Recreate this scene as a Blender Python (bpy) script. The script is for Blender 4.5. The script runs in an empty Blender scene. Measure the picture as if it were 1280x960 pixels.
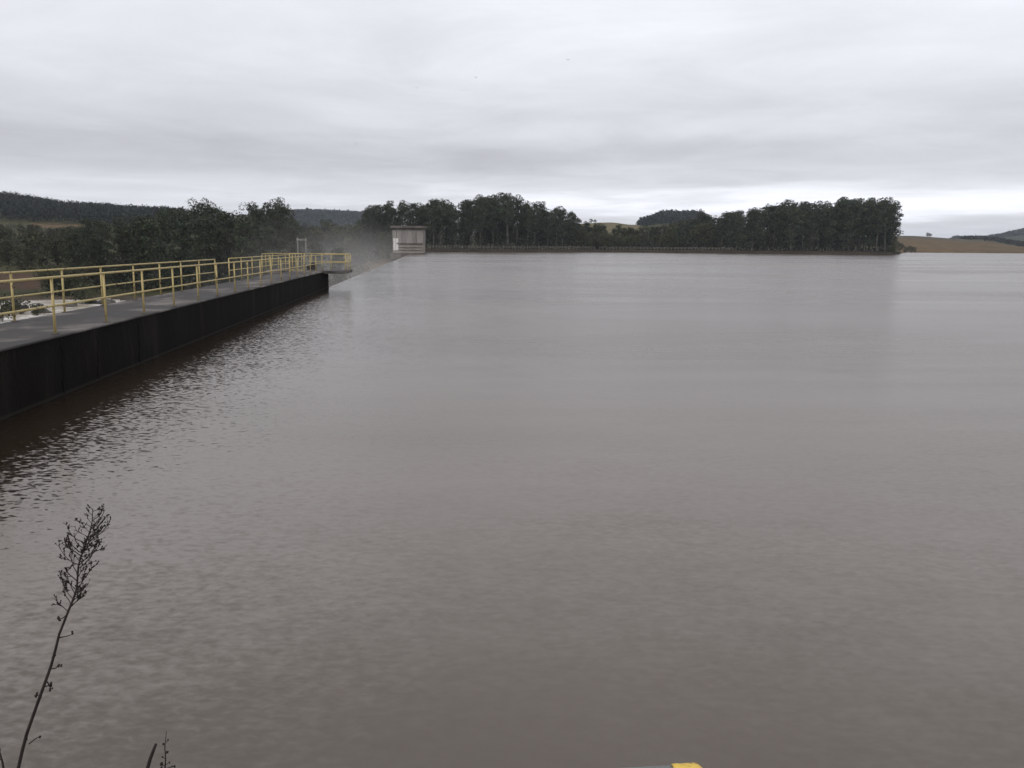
import bpy, math, random
import numpy as np
from mathutils import Vector, Matrix, noise as mnoise

random.seed(7); np.random.seed(7)
scene = bpy.context.scene
COL = scene.collection
R = math.radians

# ------------------------------------------------------------------ camera
F = 1073.0            # focal length in pixels of the 1280 px wide photograph
EYE = 2.6             # metres above the reservoir
PITCH = math.atan((480 - 307.7) / F)
ROLL = 0.008
DECK = 1.04           # height of the walkway over the water

cd = bpy.data.cameras.new('camera')
cam = bpy.data.objects.new('camera', cd); COL.objects.link(cam)
cd.sensor_fit = 'HORIZONTAL'; cd.sensor_width = 36.0
cd.lens = 36.0 * F / 1280.0
cd.clip_start = 0.05; cd.clip_end = 20000
cam.matrix_world = Matrix.Translation((0, 0, EYE)) @ Matrix.Rotation(R(90) - PITCH, 4, 'X') @ Matrix.Rotation(ROLL, 4, 'Z')
scene.camera = cam
CM = cam.matrix_world.to_3x3()

def ray(px, py):
    return CM @ Vector(((px - 640) / F, (480 - py) / F, -1.0))
def at_z(px, py, z):
    d = ray(px, py); t = (z - EYE) / d.z
    return Vector((d.x * t, d.y * t, z))
def at_y(px, py, y):
    d = ray(px, py); t = y / d.y
    return Vector((d.x * t, y, EYE + d.z * t))
def on_bearing(px, dist):
    """ground point at a bearing (photo column at the horizon) and a distance"""
    u = (px - 640) / 1087.0
    y = dist / math.sqrt(1 + u * u)
    return u * y, y

# ------------------------------------------------------------------ materials
def new_mat(name):
    m = bpy.data.materials.new(name); m.use_nodes = True
    nt = m.node_tree
    return m, nt, nt.nodes['Principled BSDF']
def N(nt, t, **kw):
    n = nt.nodes.new(t)
    for k, v in kw.items():
        if hasattr(n, k) and k not in n.inputs: setattr(n, k, v)
        else: n.inputs[k].default_value = v
    return n
def ramp(nt, stops, interp='LINEAR'):
    n = nt.nodes.new('ShaderNodeValToRGB'); cr = n.color_ramp; cr.interpolation = interp
    while len(cr.elements) < len(stops): cr.elements.new(0.5)
    for e, (p, c) in zip(cr.elements, stops):
        e.position = p; e.color = (*c, 1) if len(c) == 3 else c
    return n
def coords(nt, kind='Object', scale=(1, 1, 1), rot=(0, 0, 0)):
    tc = nt.nodes.new('ShaderNodeTexCoord'); mp = nt.nodes.new('ShaderNodeMapping')
    mp.inputs['Scale'].default_value = scale; mp.inputs['Rotation'].default_value = rot
    nt.links.new(tc.outputs[kind], mp.inputs['Vector'])
    return mp.outputs['Vector']
def mixc(nt, fac, a, b, blend='MIX'):
    n = nt.nodes.new('ShaderNodeMix'); n.data_type = 'RGBA'; n.blend_type = blend
    for sock, v in ((n.inputs['Factor'], fac), (n.inputs[6], a), (n.inputs[7], b)):
        if hasattr(v, 'is_linked'): nt.links.new(v, sock)
        elif isinstance(v, (int, float)): sock.default_value = v
        else: sock.default_value = (*v, 1)
    return n.outputs[2]
def math_n(nt, op, a, b=None, c=None, clamp=False):
    n = nt.nodes.new('ShaderNodeMath'); n.operation = op; n.use_clamp = clamp
    for i, v in enumerate((a, b, c)):
        if v is None: continue
        if hasattr(v, 'is_linked'): nt.links.new(v, n.inputs[i])
        else: n.inputs[i].default_value = v
    return n.outputs[0]
def noise_n(nt, vec, scale, detail=3, rough=0.5, dist=0.0):
    n = nt.nodes.new('ShaderNodeTexNoise')
    n.inputs['Scale'].default_value = scale; n.inputs['Detail'].default_value = detail
    n.inputs['Roughness'].default_value = rough; n.inputs['Distortion'].default_value = dist
    nt.links.new(vec, n.inputs['Vector'])
    return n
def simple_mat(name, c1, c2, scale=2.0, rough=0.8, bump=0.0, detail=4, stretch=(1, 1, 1), lo=.35, hi=.65):
    m, nt, b = new_mat(name)
    v = coords(nt, 'Object', stretch)
    nz = noise_n(nt, v, scale, detail, .6)
    rp = ramp(nt, [(lo, c1), (hi, c2)])
    nt.links.new(nz.outputs['Fac'], rp.inputs['Fac']); nt.links.new(rp.outputs['Color'], b.inputs['Base Color'])
    b.inputs['Roughness'].default_value = rough
    if bump:
        bp = nt.nodes.new('ShaderNodeBump'); bp.inputs['Distance'].default_value = bump
        nt.links.new(nz.outputs['Fac'], bp.inputs['Height']); nt.links.new(bp.outputs['Normal'], b.inputs['Normal'])
    return m

def leaf_mat(name, dark, mid, light, scale=.45):
    """leaf colour varies from clump to clump and from tree to tree"""
    m, nt, b = new_mat(name)
    v = coords(nt, 'Object')
    nz = noise_n(nt, v, scale, 2, .6)
    rp = ramp(nt, [(.3, dark), (.52, mid), (.74, light)])
    nt.links.new(nz.outputs['Fac'], rp.inputs['Fac'])
    oi = nt.nodes.new('ShaderNodeObjectInfo')
    hs = nt.nodes.new('ShaderNodeHueSaturation')
    nt.links.new(math_n(nt, 'MULTIPLY_ADD', oi.outputs['Random'], .5, .72), hs.inputs['Value'])
    nt.links.new(math_n(nt, 'MULTIPLY_ADD', oi.outputs['Random'], .04, .48), hs.inputs['Hue'])
    nt.links.new(rp.outputs['Color'], hs.inputs['Color'])
    nt.links.new(hs.outputs['Color'], b.inputs['Base Color'])
    b.inputs['Roughness'].default_value = .6
    b.inputs['Specular IOR Level'].default_value = .25
    return m

M = {}
M['gum_leaf'] = leaf_mat('gum_leaf', (.025, .031, .020), (.044, .054, .031), (.082, .092, .050))
M['bush_leaf'] = leaf_mat('bush_leaf', (.028, .033, .018), (.055, .057, .030), (.095, .088, .047), .6)
M['under_leaf'] = leaf_mat('under_leaf', (.018, .020, .014), (.028, .031, .020), (.042, .044, .027), .3)
M['wood_leaf'] = leaf_mat('wood_leaf', (.007, .010, .009), (.011, .014, .012), (.017, .021, .016), .05)
M['bark'] = simple_mat('bark', (.05, .044, .038), (.16, .145, .125), 1.2, .85, 0, 4, (2, 2, .4))
M['dark_bark'] = simple_mat('dark_bark', (.05, .042, .035), (.12, .10, .08), 1.6, .9, 0, 4, (2, 2, .5))

# stained wet concrete face of the dam wall
def wall_face_mat():
    m, nt, b = new_mat('stained_concrete')
    v = coords(nt, 'Object', (.9, .9, .16))
    v2 = coords(nt, 'Object', (1, 1, 1))
    n1 = noise_n(nt, v, 1.6, 5, .65)
    n2 = noise_n(nt, v2, .5, 4, .6)
    n3 = noise_n(nt, v2, 14, 3, .6)
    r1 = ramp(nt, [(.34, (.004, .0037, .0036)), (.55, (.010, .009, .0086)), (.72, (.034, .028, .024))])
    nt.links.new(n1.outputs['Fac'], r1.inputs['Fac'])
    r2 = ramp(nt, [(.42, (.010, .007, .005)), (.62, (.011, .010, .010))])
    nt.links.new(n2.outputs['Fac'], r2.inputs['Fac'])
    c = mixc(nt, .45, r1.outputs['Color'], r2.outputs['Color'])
    # pale silt line left just above the water
    g = nt.nodes.new('ShaderNodeNewGeometry'); sx = nt.nodes.new('ShaderNodeSeparateXYZ')
    nt.links.new(g.outputs['Position'], sx.inputs['Vector'])
    zz = math_n(nt, 'MULTIPLY_ADD', n1.outputs['Fac'], .03, sx.outputs['Z'])
    rz = ramp(nt, [(.0, (0, 0, 0)), (.015, (.4, .4, .4)), (.05, (.25, .25, .25)), (.068, (0, 0, 0))])
    nt.links.new(zz, rz.inputs['Fac'])
    c = mixc(nt, rz.outputs['Color'], c, (.075, .062, .055))
    nt.links.new(c, b.inputs['Base Color'])
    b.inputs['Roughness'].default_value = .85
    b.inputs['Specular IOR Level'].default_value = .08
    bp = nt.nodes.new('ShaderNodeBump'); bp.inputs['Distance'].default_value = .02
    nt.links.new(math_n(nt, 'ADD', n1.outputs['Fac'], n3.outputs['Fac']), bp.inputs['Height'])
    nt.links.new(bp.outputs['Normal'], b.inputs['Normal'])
    return m
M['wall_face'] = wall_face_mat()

def deck_mat():
    m, nt, b = new_mat('wet_deck')
    v = coords(nt, 'Object', (.5, .32, 1), (0, 0, -.5))
    v2 = coords(nt, 'Object')
    n1 = noise_n(nt, v, 1.3, 5, .62, .4)
    n2 = noise_n(nt, v2, 24, 3, .6)
    r1 = ramp(nt, [(.37, (.030, .027, .026)), (.5, (.075, .068, .065)), (.62, (.20, .182, .172))])
    nt.links.new(n1.outputs['Fac'], r1.inputs['Fac'])
    c = mixc(nt, .25, r1.outputs['Color'], n2.outputs['Color'], 'SOFT_LIGHT')
    nt.links.new(c, b.inputs['Base Color'])
    rr = ramp(nt, [(.38, (.55,) * 3), (.6, (.9,) * 3)])
    nt.links.new(n1.outputs['Fac'], rr.inputs['Fac']); nt.links.new(rr.outputs['Color'], b.inputs['Roughness'])
    b.inputs['Specular IOR Level'].default_value = .15
    bp = nt.nodes.new('ShaderNodeBump'); bp.inputs['Distance'].default_value = .006
    nt.links.new(n2.outputs['Fac'], bp.inputs['Height']); nt.links.new(bp.outputs['Normal'], b.inputs['Normal'])
    return m
M['deck'] = deck_mat()

def paint_mat(name, paint, rust, scale=5.5, amount=.62):
    m, nt, b = new_mat(name)
    v = coords(nt, 'Object')
    n1 = noise_n(nt, v, scale, 5, .7)
    n2 = noise_n(nt, v, 1.1, 2, .5)
    r1 = ramp(nt, [(amount, (0, 0, 0)), (amount + .06, (1, 1, 1))])
    nt.links.new(n1.outputs['Fac'], r1.inputs['Fac'])
    faded = mixc(nt, n2.outputs['Fac'], paint, tuple(min(1, x * 1.25 + .05) for x in paint))
    c = mixc(nt, r1.outputs['Color'], faded, rust)
    nt.links.new(c, b.inputs['Base Color'])
    b.inputs['Roughness'].default_value = .55
    bp = nt.nodes.new('ShaderNodeBump'); bp.inputs['Distance'].default_value = .002; bp.invert = True
    nt.links.new(r1.outputs['Color'], bp.inputs['Height']); nt.links.new(bp.outputs['Normal'], b.inputs['Normal'])
    return m
M['yellow'] = paint_mat('yellow_paint', (.44, .345, .135), (.11, .07, .04), amount=.58)
M['chipped_yellow'] = paint_mat('chipped_yellow', (.66, .44, .06), (.16, .10, .04), scale=70, amount=.56)
M['galvanised'] = simple_mat('galvanised', (.20, .215, .205), (.31, .33, .31), 9, .5, .001, 4, (.4, 2, 2))
M['concrete'] = simple_mat('concrete', (.19, .175, .165), (.31, .285, .265), .7, .9, .01, 5, (1.2, 1.2, .3))
M['pale_concrete'] = simple_mat('pale_concrete', (.24, .215, .19), (.36, .325, .285), .8, .9, .01, 5, (.6, .6, 2))
M['dark_concrete'] = simple_mat('dark_concrete', (.075, .066, .06), (.16, .14, .125), .8, .9, .01, 5, (1, 1, .4))
M['crack'] = simple_mat('crack', (.006, .005, .005), (.012, .010, .010), 5, 1.0)
M['crack'].node_tree.nodes['Principled BSDF'].inputs['Specular IOR Level'].default_value = 0
M['fence_post'] = simple_mat('fence_post', (.14, .125, .11), (.26, .235, .21), .5, .9)
M['white_panel'] = simple_mat('white_panel', (.68, .66, .64), (.80, .79, .77), .9, .6)
M['rough_soil'] = simple_mat('rough_soil', (.06, .045, .033), (.13, .10, .075), 1.2, .95, .03, 5)
M['iron'] = simple_mat('iron', (.012, .011, .011), (.035, .028, .024), 5, .6)
M['grey_steel'] = simple_mat('grey_steel', (.20, .20, .18), (.3, .3, .27), 4, .5)
M['roof_sheet'] = simple_mat('roof_sheet', (.20, .13, .10), (.30, .19, .15), .8, .8)
M['plaster'] = simple_mat('plaster', (.26, .21, .19), (.40, .34, .31), .8, .85)
M['dark_glass'] = simple_mat('dark_glass', (.015, .015, .016), (.03, .03, .032), 2, .2)
M['dry_stem'] = simple_mat('dry_stem', (.012, .008, .007), (.030, .021, .018), 60, .85)
M['feather'] = simple_mat('feather', (.012, .012, .013), (.03, .03, .03), 20, .8)
M['rock'] = simple_mat('rock', (.03, .028, .026), (.085, .075, .066), 1.2, .7, .05, 5)

# ------------------------------------------------------------------ mesh building
class MB:
    def __init__(self): self.v = []; self.f = []
    def add(self, vs, fs):
        o = len(self.v); self.v += [tuple(p) for p in vs]; self.f += [tuple(i + o for i in f) for f in fs]; return self
    def box(self, c, s, rz=0.0):
        cx, cy, cz = c; a, b, h = s[0] / 2, s[1] / 2, s[2] / 2
        ca, sa = math.cos(rz), math.sin(rz)
        vs = []
        for z in (-h, h):
            for x, y in ((-a, -b), (a, -b), (a, b), (-a, b)):
                vs.append((cx + x * ca - y * sa, cy + x * sa + y * ca, cz + z))
        return self.add(vs, [(3, 2, 1, 0), (4, 5, 6, 7), (0, 1, 5, 4), (1, 2, 6, 5), (2, 3, 7, 6), (3, 0, 4, 7)])
    def prism(self, pts, z0, z1):
        n = len(pts)
        vs = [(p[0], p[1], z0) for p in pts] + [(p[0], p[1], z1) for p in pts]
        fs = [tuple(range(n - 1, -1, -1)), tuple(range(n, 2 * n))] + [(i, (i + 1) % n, n + (i + 1) % n, n + i) for i in range(n)]
        return self.add(vs, fs)
    def tube(self, pts, radii, sides=8):
        pts = [Vector(p) for p in pts]
        if isinstance(radii, (int, float)): radii = [radii] * len(pts)
        vs, fs = [], []; prev = None
        for i, p in enumerate(pts):
            t = (pts[min(i + 1, len(pts) - 1)] - pts[max(i - 1, 0)]).normalized()
            a = prev if prev is not None else (Vector((0, 0, 1)) if abs(t.z) < .9 else Vector((1, 0, 0)))
            n = (a - t * a.dot(t)).normalized(); prev = n
            b = t.cross(n)
            for k in range(sides):
                an = 2 * math.pi * k / sides
                vs.append(p + (n * math.cos(an) + b * math.sin(an)) * radii[i])
        for i in range(len(pts) - 1):
            for k in range(sides):
                k2 = (k + 1) % sides
                fs.append((i * sides + k, i * sides + k2, (i + 1) * sides + k2, (i + 1) * sides + k))
        fs.append(tuple(range(sides - 1, -1, -1)))
        fs.append(tuple(range((len(pts) - 1) * sides, len(pts) * sides)))
        return self.add(vs, fs)
    def blob(self, c, r, seed=0, sub=1, jag=.25, squash=(1, 1, 1)):
        import bmesh
        bm = bmesh.new(); bmesh.ops.create_icosphere(bm, subdivisions=sub, radius=1)
        bm.verts.ensure_lookup_table()
        vs = []
        for q in bm.verts:
            k = 1 + jag * mnoise.noise(q.co * 1.7 + Vector((seed, seed * 2.1, 0)))
            vs.append((c[0] + q.co.x * r * k * squash[0], c[1] + q.co.y * r * k * squash[1], c[2] + q.co.z * r * k * squash[2]))
        fs = [tuple(x.index for x in f.verts) for f in bm.faces]; bm.free()
        return self.add(vs, fs)
    def mesh(self, name, mat, smooth=False, loc=None):
        me = bpy.data.meshes.new(name)
        v = self.v if loc is None else [(p[0] - loc[0], p[1] - loc[1], p[2] - loc[2]) for p in self.v]
        me.from_pydata(v, [], self.f); me.materials.append(mat)
        if smooth: me.polygons.foreach_set('use_smooth', [True] * len(me.polygons))
        me.update(); return me
    def build(self, name, mat, parent=None, smooth=False, loc=None, bevel=0.0):
        L = wloc(parent) if parent else (loc or (0, 0, 0))
        o = bpy.data.objects.new(name, self.mesh(name, mat, smooth, L)); COL.objects.link(o)
        if parent: o.parent = parent
        else: o.location = L
        if bevel:
            b = o.modifiers.new('bevel', 'BEVEL'); b.width = bevel; b.segments = 2; b.limit_method = 'ANGLE'
        return o
def wloc(o):
    p = Vector((0, 0, 0))
    while o: p += Vector(o.location); o = o.parent
    return tuple(p)
def np_mesh(name, verts, quads, mat):
    me = bpy.data.meshes.new(name)
    nv, nf = len(verts), len(quads)
    me.vertices.add(nv); me.vertices.foreach_set('co', np.asarray(verts, np.float32).ravel())
    k = quads.shape[1]
    me.loops.add(nf * k); me.loops.foreach_set('vertex_index', np.asarray(quads, np.int32).ravel())
    me.polygons.add(nf); me.polygons.foreach_set('loop_start', np.arange(0, nf * k, k, dtype=np.int32))
    me.polygons.foreach_set('loop_total', np.full(nf, k, np.int32))
    me.materials.append(mat); me.update(calc_edges=True); me.validate()
    return me
def link(name, me, parent=None, loc=(0, 0, 0)):
    o = bpy.data.objects.new(name, me); COL.objects.link(o); o.location = loc
    if parent: o.parent = parent
    return o
def tag(o, label, cat, group=None):
    o['label'] = label; o['category'] = cat
    if group: o['group'] = group
    return o
def thing(name, label, cat, loc, group=None):
    o = bpy.data.objects.new(name, None); COL.objects.link(o); o.location = loc
    o.empty_display_size = .3
    return tag(o, label, cat, group)

# ------------------------------------------------------------------ the line of the dam
A0 = at_z(0, 527, 0); A1 = at_z(412, 359, 0)
DIR = (A1 - A0).normalized(); LEFT = Vector((-DIR.y, DIR.x, 0))     # LEFT points downstream
def dam(y, off=0.0, z=0.0):
    """point on the line of the dam's water face at depth y, off metres downstream"""
    t = (y - A0.y) / DIR.y
    p = A0 + DIR * t + LEFT * off
    return Vector((p.x, p.y, z))
DAM_RZ = math.atan2(DIR.y, DIR.x) - math.pi / 2
Y_END = A1.y
HOUSE_AT = at_z(497, 317.3, 0)
def side(x, y):
    """positive on the reservoir side of the dam line"""
    return -(Vector((x, y, 0)) - A0).dot(LEFT)

# ------------------------------------------------------------------ terrain
PXK = np.array([-600, 0, 100, 200, 300, 400, 460, 520, 700, 760, 790, 830, 870, 900, 1000, 1130, 1220, 1290, 1700], float)
RK = np.array([160, 300, 380, 480, 600, 720, 800, 1000, 1400, 2000, 2600, 3500, 6500], float)
HT = np.array([
    [-8, -1, 3, 7, 11, 15, 26, 44, 44, 45, 40, 40, 40],
    [-8, -1, 3, 7, 11, 15, 26, 43, 43, 45, 40, 40, 40],
    [-8, -2, 1, 5, 9, 14, 22, 36, 37, 40, 40, 40, 40],
    [-8, -4, -1, 4, 8, 14, 20, 33, 34, 45, 60, 50, 40],
    [-8, -6, -2, 1, 3, 6, 10, 20, 26, 50, 86, 70, 40],
    [-8, -7, -3, 0, 2, 4, 6, 12, 16, 50, 91, 70, 40],
    [-8, -7.5, 0, 1, 2, 3, 4, 6, 10, 40, 88, 70, 40],
    [-8, -6, .8, 1.1, 2, 3, 4, 6, 10, 20, 50, 40, 40],
    [.5, .5, .9, 1.1, 2, 8, 15, 29, 28, 28, 30, 30, 30],
    [.5, .5, .9, 1.1, 2, 8, 16, 31, 30, 30, 30, 30, 30],
    [.5, .5, .9, 1.1, 2, 7, 14, 28, 32, 30, 30, 30, 30],
    [.5, .5, .9, 1.1, 2, 6, 10, 20, 50, 40, 30, 30, 30],
    [.5, .5, .9, 1.1, 2, 5, 8, 15, 49, 40, 30, 30, 30],
    [.5, .5, .9, 1.1, 2, 4, 6, 10, 28, 30, 30, 30, 30],
    [.5, .5, .9, 1.1, 2, 2, 4, 6, 16, 20, 30, 30, 30],
    [.5, .5, .9, 1.1, 2, 1, 2, 12, 22.5, 24, 24, 24, 24],
    [.5, .5, .9, 1.1, 2, 1, 2, 9, 17, 20, 30, 34, 40],
    [.5, .5, .9, 1.1, 2, 1, 2, 5, 8, 14, 34, 69, 40],
    [.5, .5, .9, 1.1, 2, 1, 2, 5, 8, 14, 30, 66, 40]], float)
def table(px, r):
    i = int(np.clip(np.searchsorted(PXK, px) - 1, 0, len(PXK) - 2)); a = min(1, max(0, (px - PXK[i]) / (PXK[i + 1] - PXK[i])))
    j = int(np.clip(np.searchsorted(RK, r) - 1, 0, len(RK) - 2)); b = min(1, max(0, (r - RK[j]) / (RK[j + 1] - RK[j])))
    a = a * a * (3 - 2 * a)
    return (HT[i, j] * (1 - a) + HT[i + 1, j] * a) * (1 - b) + (HT[i, j + 1] * (1 - a) + HT[i + 1, j + 1] * a) * b
# shoreline: photo column of the bank and its distance
SHORE = [(512, at_z(512, 316.6, 0)), (530, at_z(530, 314.9, 0)), (600, at_z(600, 315.0, 0)), (740, at_z(740, 315.4, 0)),
         (900, at_z(900, 316.6, 0)), (1000, at_z(1000, 317.4, 0)), (1100, at_z(1100, 318.3, 0)), (1118, at_z(1118, 318.3, 0))]
SHORE_R = [(p, math.hypot(v.x, v.y)) for p, v in SHORE] + [(1124, 470.), (1126, 640.), (1130, 760.), (1290, 800.), (1700, 820.)]
SX = [p for p, _ in SHORE_R]; SR = [r for _, r in SHORE_R]
def bearing(x, y):
    return 640 + 1087 * x / y if y > 1 else (1e4 if x > 0 else -1e4)
def shore_r(px): return float(np.interp(px, SX, SR))
RIVER = [(-500, 369), (-80, 371), (0, 371.5), (60, 370), (110, 371.5), (156, 376), (165, 386), (150, 402), (60, 432), (0, 446), (-500, 500)]
RIVER_XY = [tuple(at_z(px, py, -7.6))[:2] for px, py in RIVER]
def in_river(x, y):
    c = False; n = len(RIVER_XY)
    for i in range(n):
        (x1, y1), (x2, y2) = RIVER_XY[i], RIVER_XY[i - 1]
        if (y1 > y) != (y2 > y) and x < (x2 - x1) * (y - y1) / (y2 - y1) + x1: c = not c
    return c
def terrain(x, y):
    r = math.hypot(x, y); px = bearing(x, y); s = side(x, y)
    if y < 1.0: return (.93 if s > 0 else -3.0) if r < 60 else 1.0
    if s > -1.5 and (r < shore_r(px) or (px < 500 and r < 330)):
        return -5.0
    h = table(px, r)
    if r < 175 and s < 0: h = -8.6 if in_river(x, y) else (-7.25 if r < 160 else max(h, -7.25))
    if s > -1.5 and px > 505:
        e = r - shore_r(px)
        if e < 40 and px < 1124: h = min(1.25, -.6 + e * .35) if e < 12 else 1.25 + (h - 1.25) * (e - 12) / 28
        elif e < 60 and px >= 1124: h = -.4 + (h + .4) * e / 60
    if r > 200:
        a = min(1, (r - 200) / 500)
        h += a * 2.2 * mnoise.noise(Vector((x * .006, y * .006, .3))) * (0.3 if px > 500 and r < 600 else 1)
    return h
def land_colour(x, y, h):
    r = math.hypot(x, y); px = bearing(x, y)
    n = .5 + .5 * mnoise.noise(Vector((x * .02, y * .02, 4)))
    dark = Vector((.035, .038, .022)); olive = Vector((.075, .070, .036)); brown = Vector((.17, .105, .060)); red = Vector((.075, .048, .034)); mud = Vector((.085, .068, .055))
    c = dark.lerp(olive, n)
    if px < 400 and 590 < r < 735: c = brown.lerp(olive, .15 + .3 * n) if 38 < px < 108 and r > 640 else olive
    if px < 48 and 192 < r < 230: c = red
    if px < 430 and r < 178: c = mud
    if 150 < px < 500 and 178 < r < 350 and r > 250 and px > 400: c = Vector((.13, .095, .07))
    if 335 < px < 500 and r > 380: c = dark
    if 690 < px < 800 and 800 < r < 1400: c = Vector((.16, .135, .075)).lerp(olive, n * .5)
    if px > 1100 and r > 600:
        c = Vector((.15, .098, .052)).lerp(Vector((.105, .078, .044)), n)
        if r > 1060: c = c.lerp(Vector((.075, .068, .045)), .8)
        if r > 1500: c = dark
    if px > 505 and h < 1.5 and r < 500: c = Vector((.045, .036, .028))
    return c
angs = np.concatenate([np.linspace(-40, 40, 641), np.arange(43, 318, 4.0)]); NA = len(angs)
rads = np.concatenate([[1.5, 4, 8, 14, 22, 35, 50, 62], np.arange(70, 150, 4.0), np.linspace(150, 520, 110), np.geomspace(528, 6500, 90)]); NR = len(rads)
gv, gc = [], []
for r in rads:
    for a in angs:
        x, y = r * math.sin(R(a)), r * math.cos(R(a)); h = terrain(x, y)
        gv.append((x, y, h)); gc.append(land_colour(x, y, h))
gf = []
for j in range(NR - 1):
    for i in range(NA):
        i2 = (i + 1) % NA
        gf.append((j * NA + i, j * NA + i2, (j + 1) * NA + i2, (j + 1) * NA + i))
def ground_mat():
    m, nt, b = new_mat('ground_cover')
    at = nt.nodes.new('ShaderNodeAttribute'); at.attribute_name = 'cover'
    v = coords(nt, 'Object')
    n1 = noise_n(nt, v, .09, 6, .65)
    r1 = ramp(nt, [(.3, (.55, .58, .55)), (.7, (1.35, 1.3, 1.25))])
    nt.links.new(n1.outputs['Fac'], r1.inputs['Fac'])
    c = mixc(nt, 1.0, at.outputs['Color'], r1.outputs['Color'], 'MULTIPLY')
    nt.links.new(c, b.inputs['Base Color']); b.inputs['Roughness'].default_value = .95
    b.inputs['Specular IOR Level'].default_value = .1
    return m
me = np_mesh('ground', np.array(gv), np.array(gf), ground_mat())
ca = me.color_attributes.new('cover', 'FLOAT_COLOR', 'POINT')
ca.data.foreach_set('color', np.array([(c.x, c.y, c.z, 1) for c in gc], np.float32).ravel())
me.polygons.foreach_set('use_smooth', [True] * len(me.polygons))
link('ground', me)['kind'] = 'structure'

# ------------------------------------------------------------------ reservoir water
def water_mat():
    m, nt, b = new_mat('muddy_water')
    def slope(scale_xy, rot, sc, detail, amp):
        v = coords(nt, 'Object', (*scale_xy, 1), (0, 0, rot))
        n = noise_n(nt, v, sc, detail, .55, .3)
        sub = nt.nodes.new('ShaderNodeVectorMath'); sub.operation = 'SUBTRACT'; sub.inputs[1].default_value = (.5, .5, .5)
        nt.links.new(n.outputs['Color'], sub.inputs[0])
        mul = nt.nodes.new('ShaderNodeVectorMath'); mul.operation = 'MULTIPLY'; mul.inputs[1].default_value = (amp, amp, 0)
        nt.links.new(sub.outputs[0], mul.inputs[0])
        return mul.outputs[0]
    s1 = slope((.8, 1.25), .2, 13.0, 3, .16)       # ripples
    s2 = slope((.6, 1.0), -.1, 1.5, 3, .06)      # longer undulations
    s3 = slope((.5, 1.0), .1, .07, 2, .035)
    # calmer and rougher patches
    vp = coords(nt, 'Object', (.35, 1.0, 1), (0, 0, .06))
    pn = noise_n(nt, vp, .055, 4, .6, .6)
    pr = ramp(nt, [(.36, (.25,) * 3), (.5, (.7,) * 3), (.66, (1.7,) * 3)])
    nt.links.new(pn.outputs['Fac'], pr.inputs['Fac'])
    mul = nt.nodes.new('ShaderNodeVectorMath'); mul.operation = 'MULTIPLY'
    tcw = nt.nodes.new('ShaderNodeTexCoord'); dotn = nt.nodes.new('ShaderNodeVectorMath'); dotn.operation = 'DOT_PRODUCT'
    dotn.inputs[1].default_value = tuple(-LEFT); nt.links.new(tcw.outputs['Object'], dotn.inputs[0])
    away = math_n(nt, 'SUBTRACT', dotn.outputs['Value'], -A0.dot(LEFT))
    chop = math_n(nt, 'ADD', math_n(nt, 'MULTIPLY_ADD', away, -.20, 1.3, clamp=False), 0.0)
    chop = math_n(nt, 'MULTIPLY', math_n(nt, 'MINIMUM', math_n(nt, 'MAXIMUM', chop, 0.0), 1.25), 2.5)
    sy = nt.nodes.new('ShaderNodeSeparateXYZ'); nt.links.new(tcw.outputs['Object'], sy.inputs[0])
    open_w = math_n(nt, 'MULTIPLY', math_n(nt, 'MULTIPLY_ADD', sy.outputs['Y'], .011, -.35, clamp=True), 2.2)   # wind reaches the open water
    tot = math_n(nt, 'ADD', chop, math_n(nt, 'MULTIPLY', pr.outputs['Color'], math_n(nt, 'ADD', open_w, 1.0)))
    nt.links.new(s1, mul.inputs[0]); nt.links.new(tot, mul.inputs[1])
    a1 = nt.nodes.new('ShaderNodeVectorMath'); nt.links.new(mul.outputs[0], a1.inputs[0]); nt.links.new(s2, a1.inputs[1])
    a2 = nt.nodes.new('ShaderNodeVectorMath'); nt.links.new(a1.outputs[0], a2.inputs[0]); nt.links.new(s3, a2.inputs[1])
    a3 = nt.nodes.new('ShaderNodeVectorMath'); nt.links.new(a2.outputs[0], a3.inputs[0]); a3.inputs[1].default_value = (0, 0, 1)
    nm = nt.nodes.new('ShaderNodeVectorMath'); nm.operation = 'NORMALIZE'; nt.links.new(a3.outputs[0], nm.inputs[0])
    nt.links.new(nm.outputs[0], b.inputs['Normal'])
    # silt in suspension: slow drifting differences of colour
    vc = coords(nt, 'Object', (.5, 1, 1))
    cn = noise_n(nt, vc, .12, 4, .6, .8)
    rc = ramp(nt, [(.35, (.021, .014, .008)), (.65, (.034, .024, .015))])
    nt.links.new(cn.outputs['Fac'], rc.inputs['Fac']); nt.links.new(rc.outputs['Color'], b.inputs['Base Color'])
    rr = ramp(nt, [(.38, (.215,) * 3), (.5, (.25,) * 3), (.62, (.30,) * 3)])
    nt.links.new(pn.outputs['Fac'], rr.inputs['Fac']); nt.links.new(math_n(nt, 'MULTIPLY', rr.outputs['Color'], math_n(nt, 'MULTIPLY_ADD', chop, -.19, 1.0)), b.inputs['Roughness']); b.inputs['IOR'].default_value = 2.7
    b.inputs['Specular Tint'].default_value = (1, .875, .76, 1)
    return m
M['water'] = water_mat()
pts = [dam(-8, -.01), dam(300, -.01)]
wpoly = [(pts[0].x, pts[0].y, 0), (pts[1].x, pts[1].y, 0)]
e = dam(HOUSE_AT.y + 10, 0.0)
wpoly[1] = (e.x, e.y, 0)
wv = [wpoly[0], wpoly[1]]
for px in (530, 700, 1000, 1120):
    x, y = on_bearing(px, shore_r(px) + 14); wv.append((x, y, 0))
x, y = on_bearing(1134, 820); wv.append((x, y, 0))
x, y = on_bearing(1700, 900); wv.append((x, y, 0))
wv += [(900, -8, 0)]
b_ = MB(); b_.add(wv, [tuple(range(len(wv) - 1, -1, -1))])
b_.build('reservoir_water', M['water'])['kind'] = 'structure'

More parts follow.
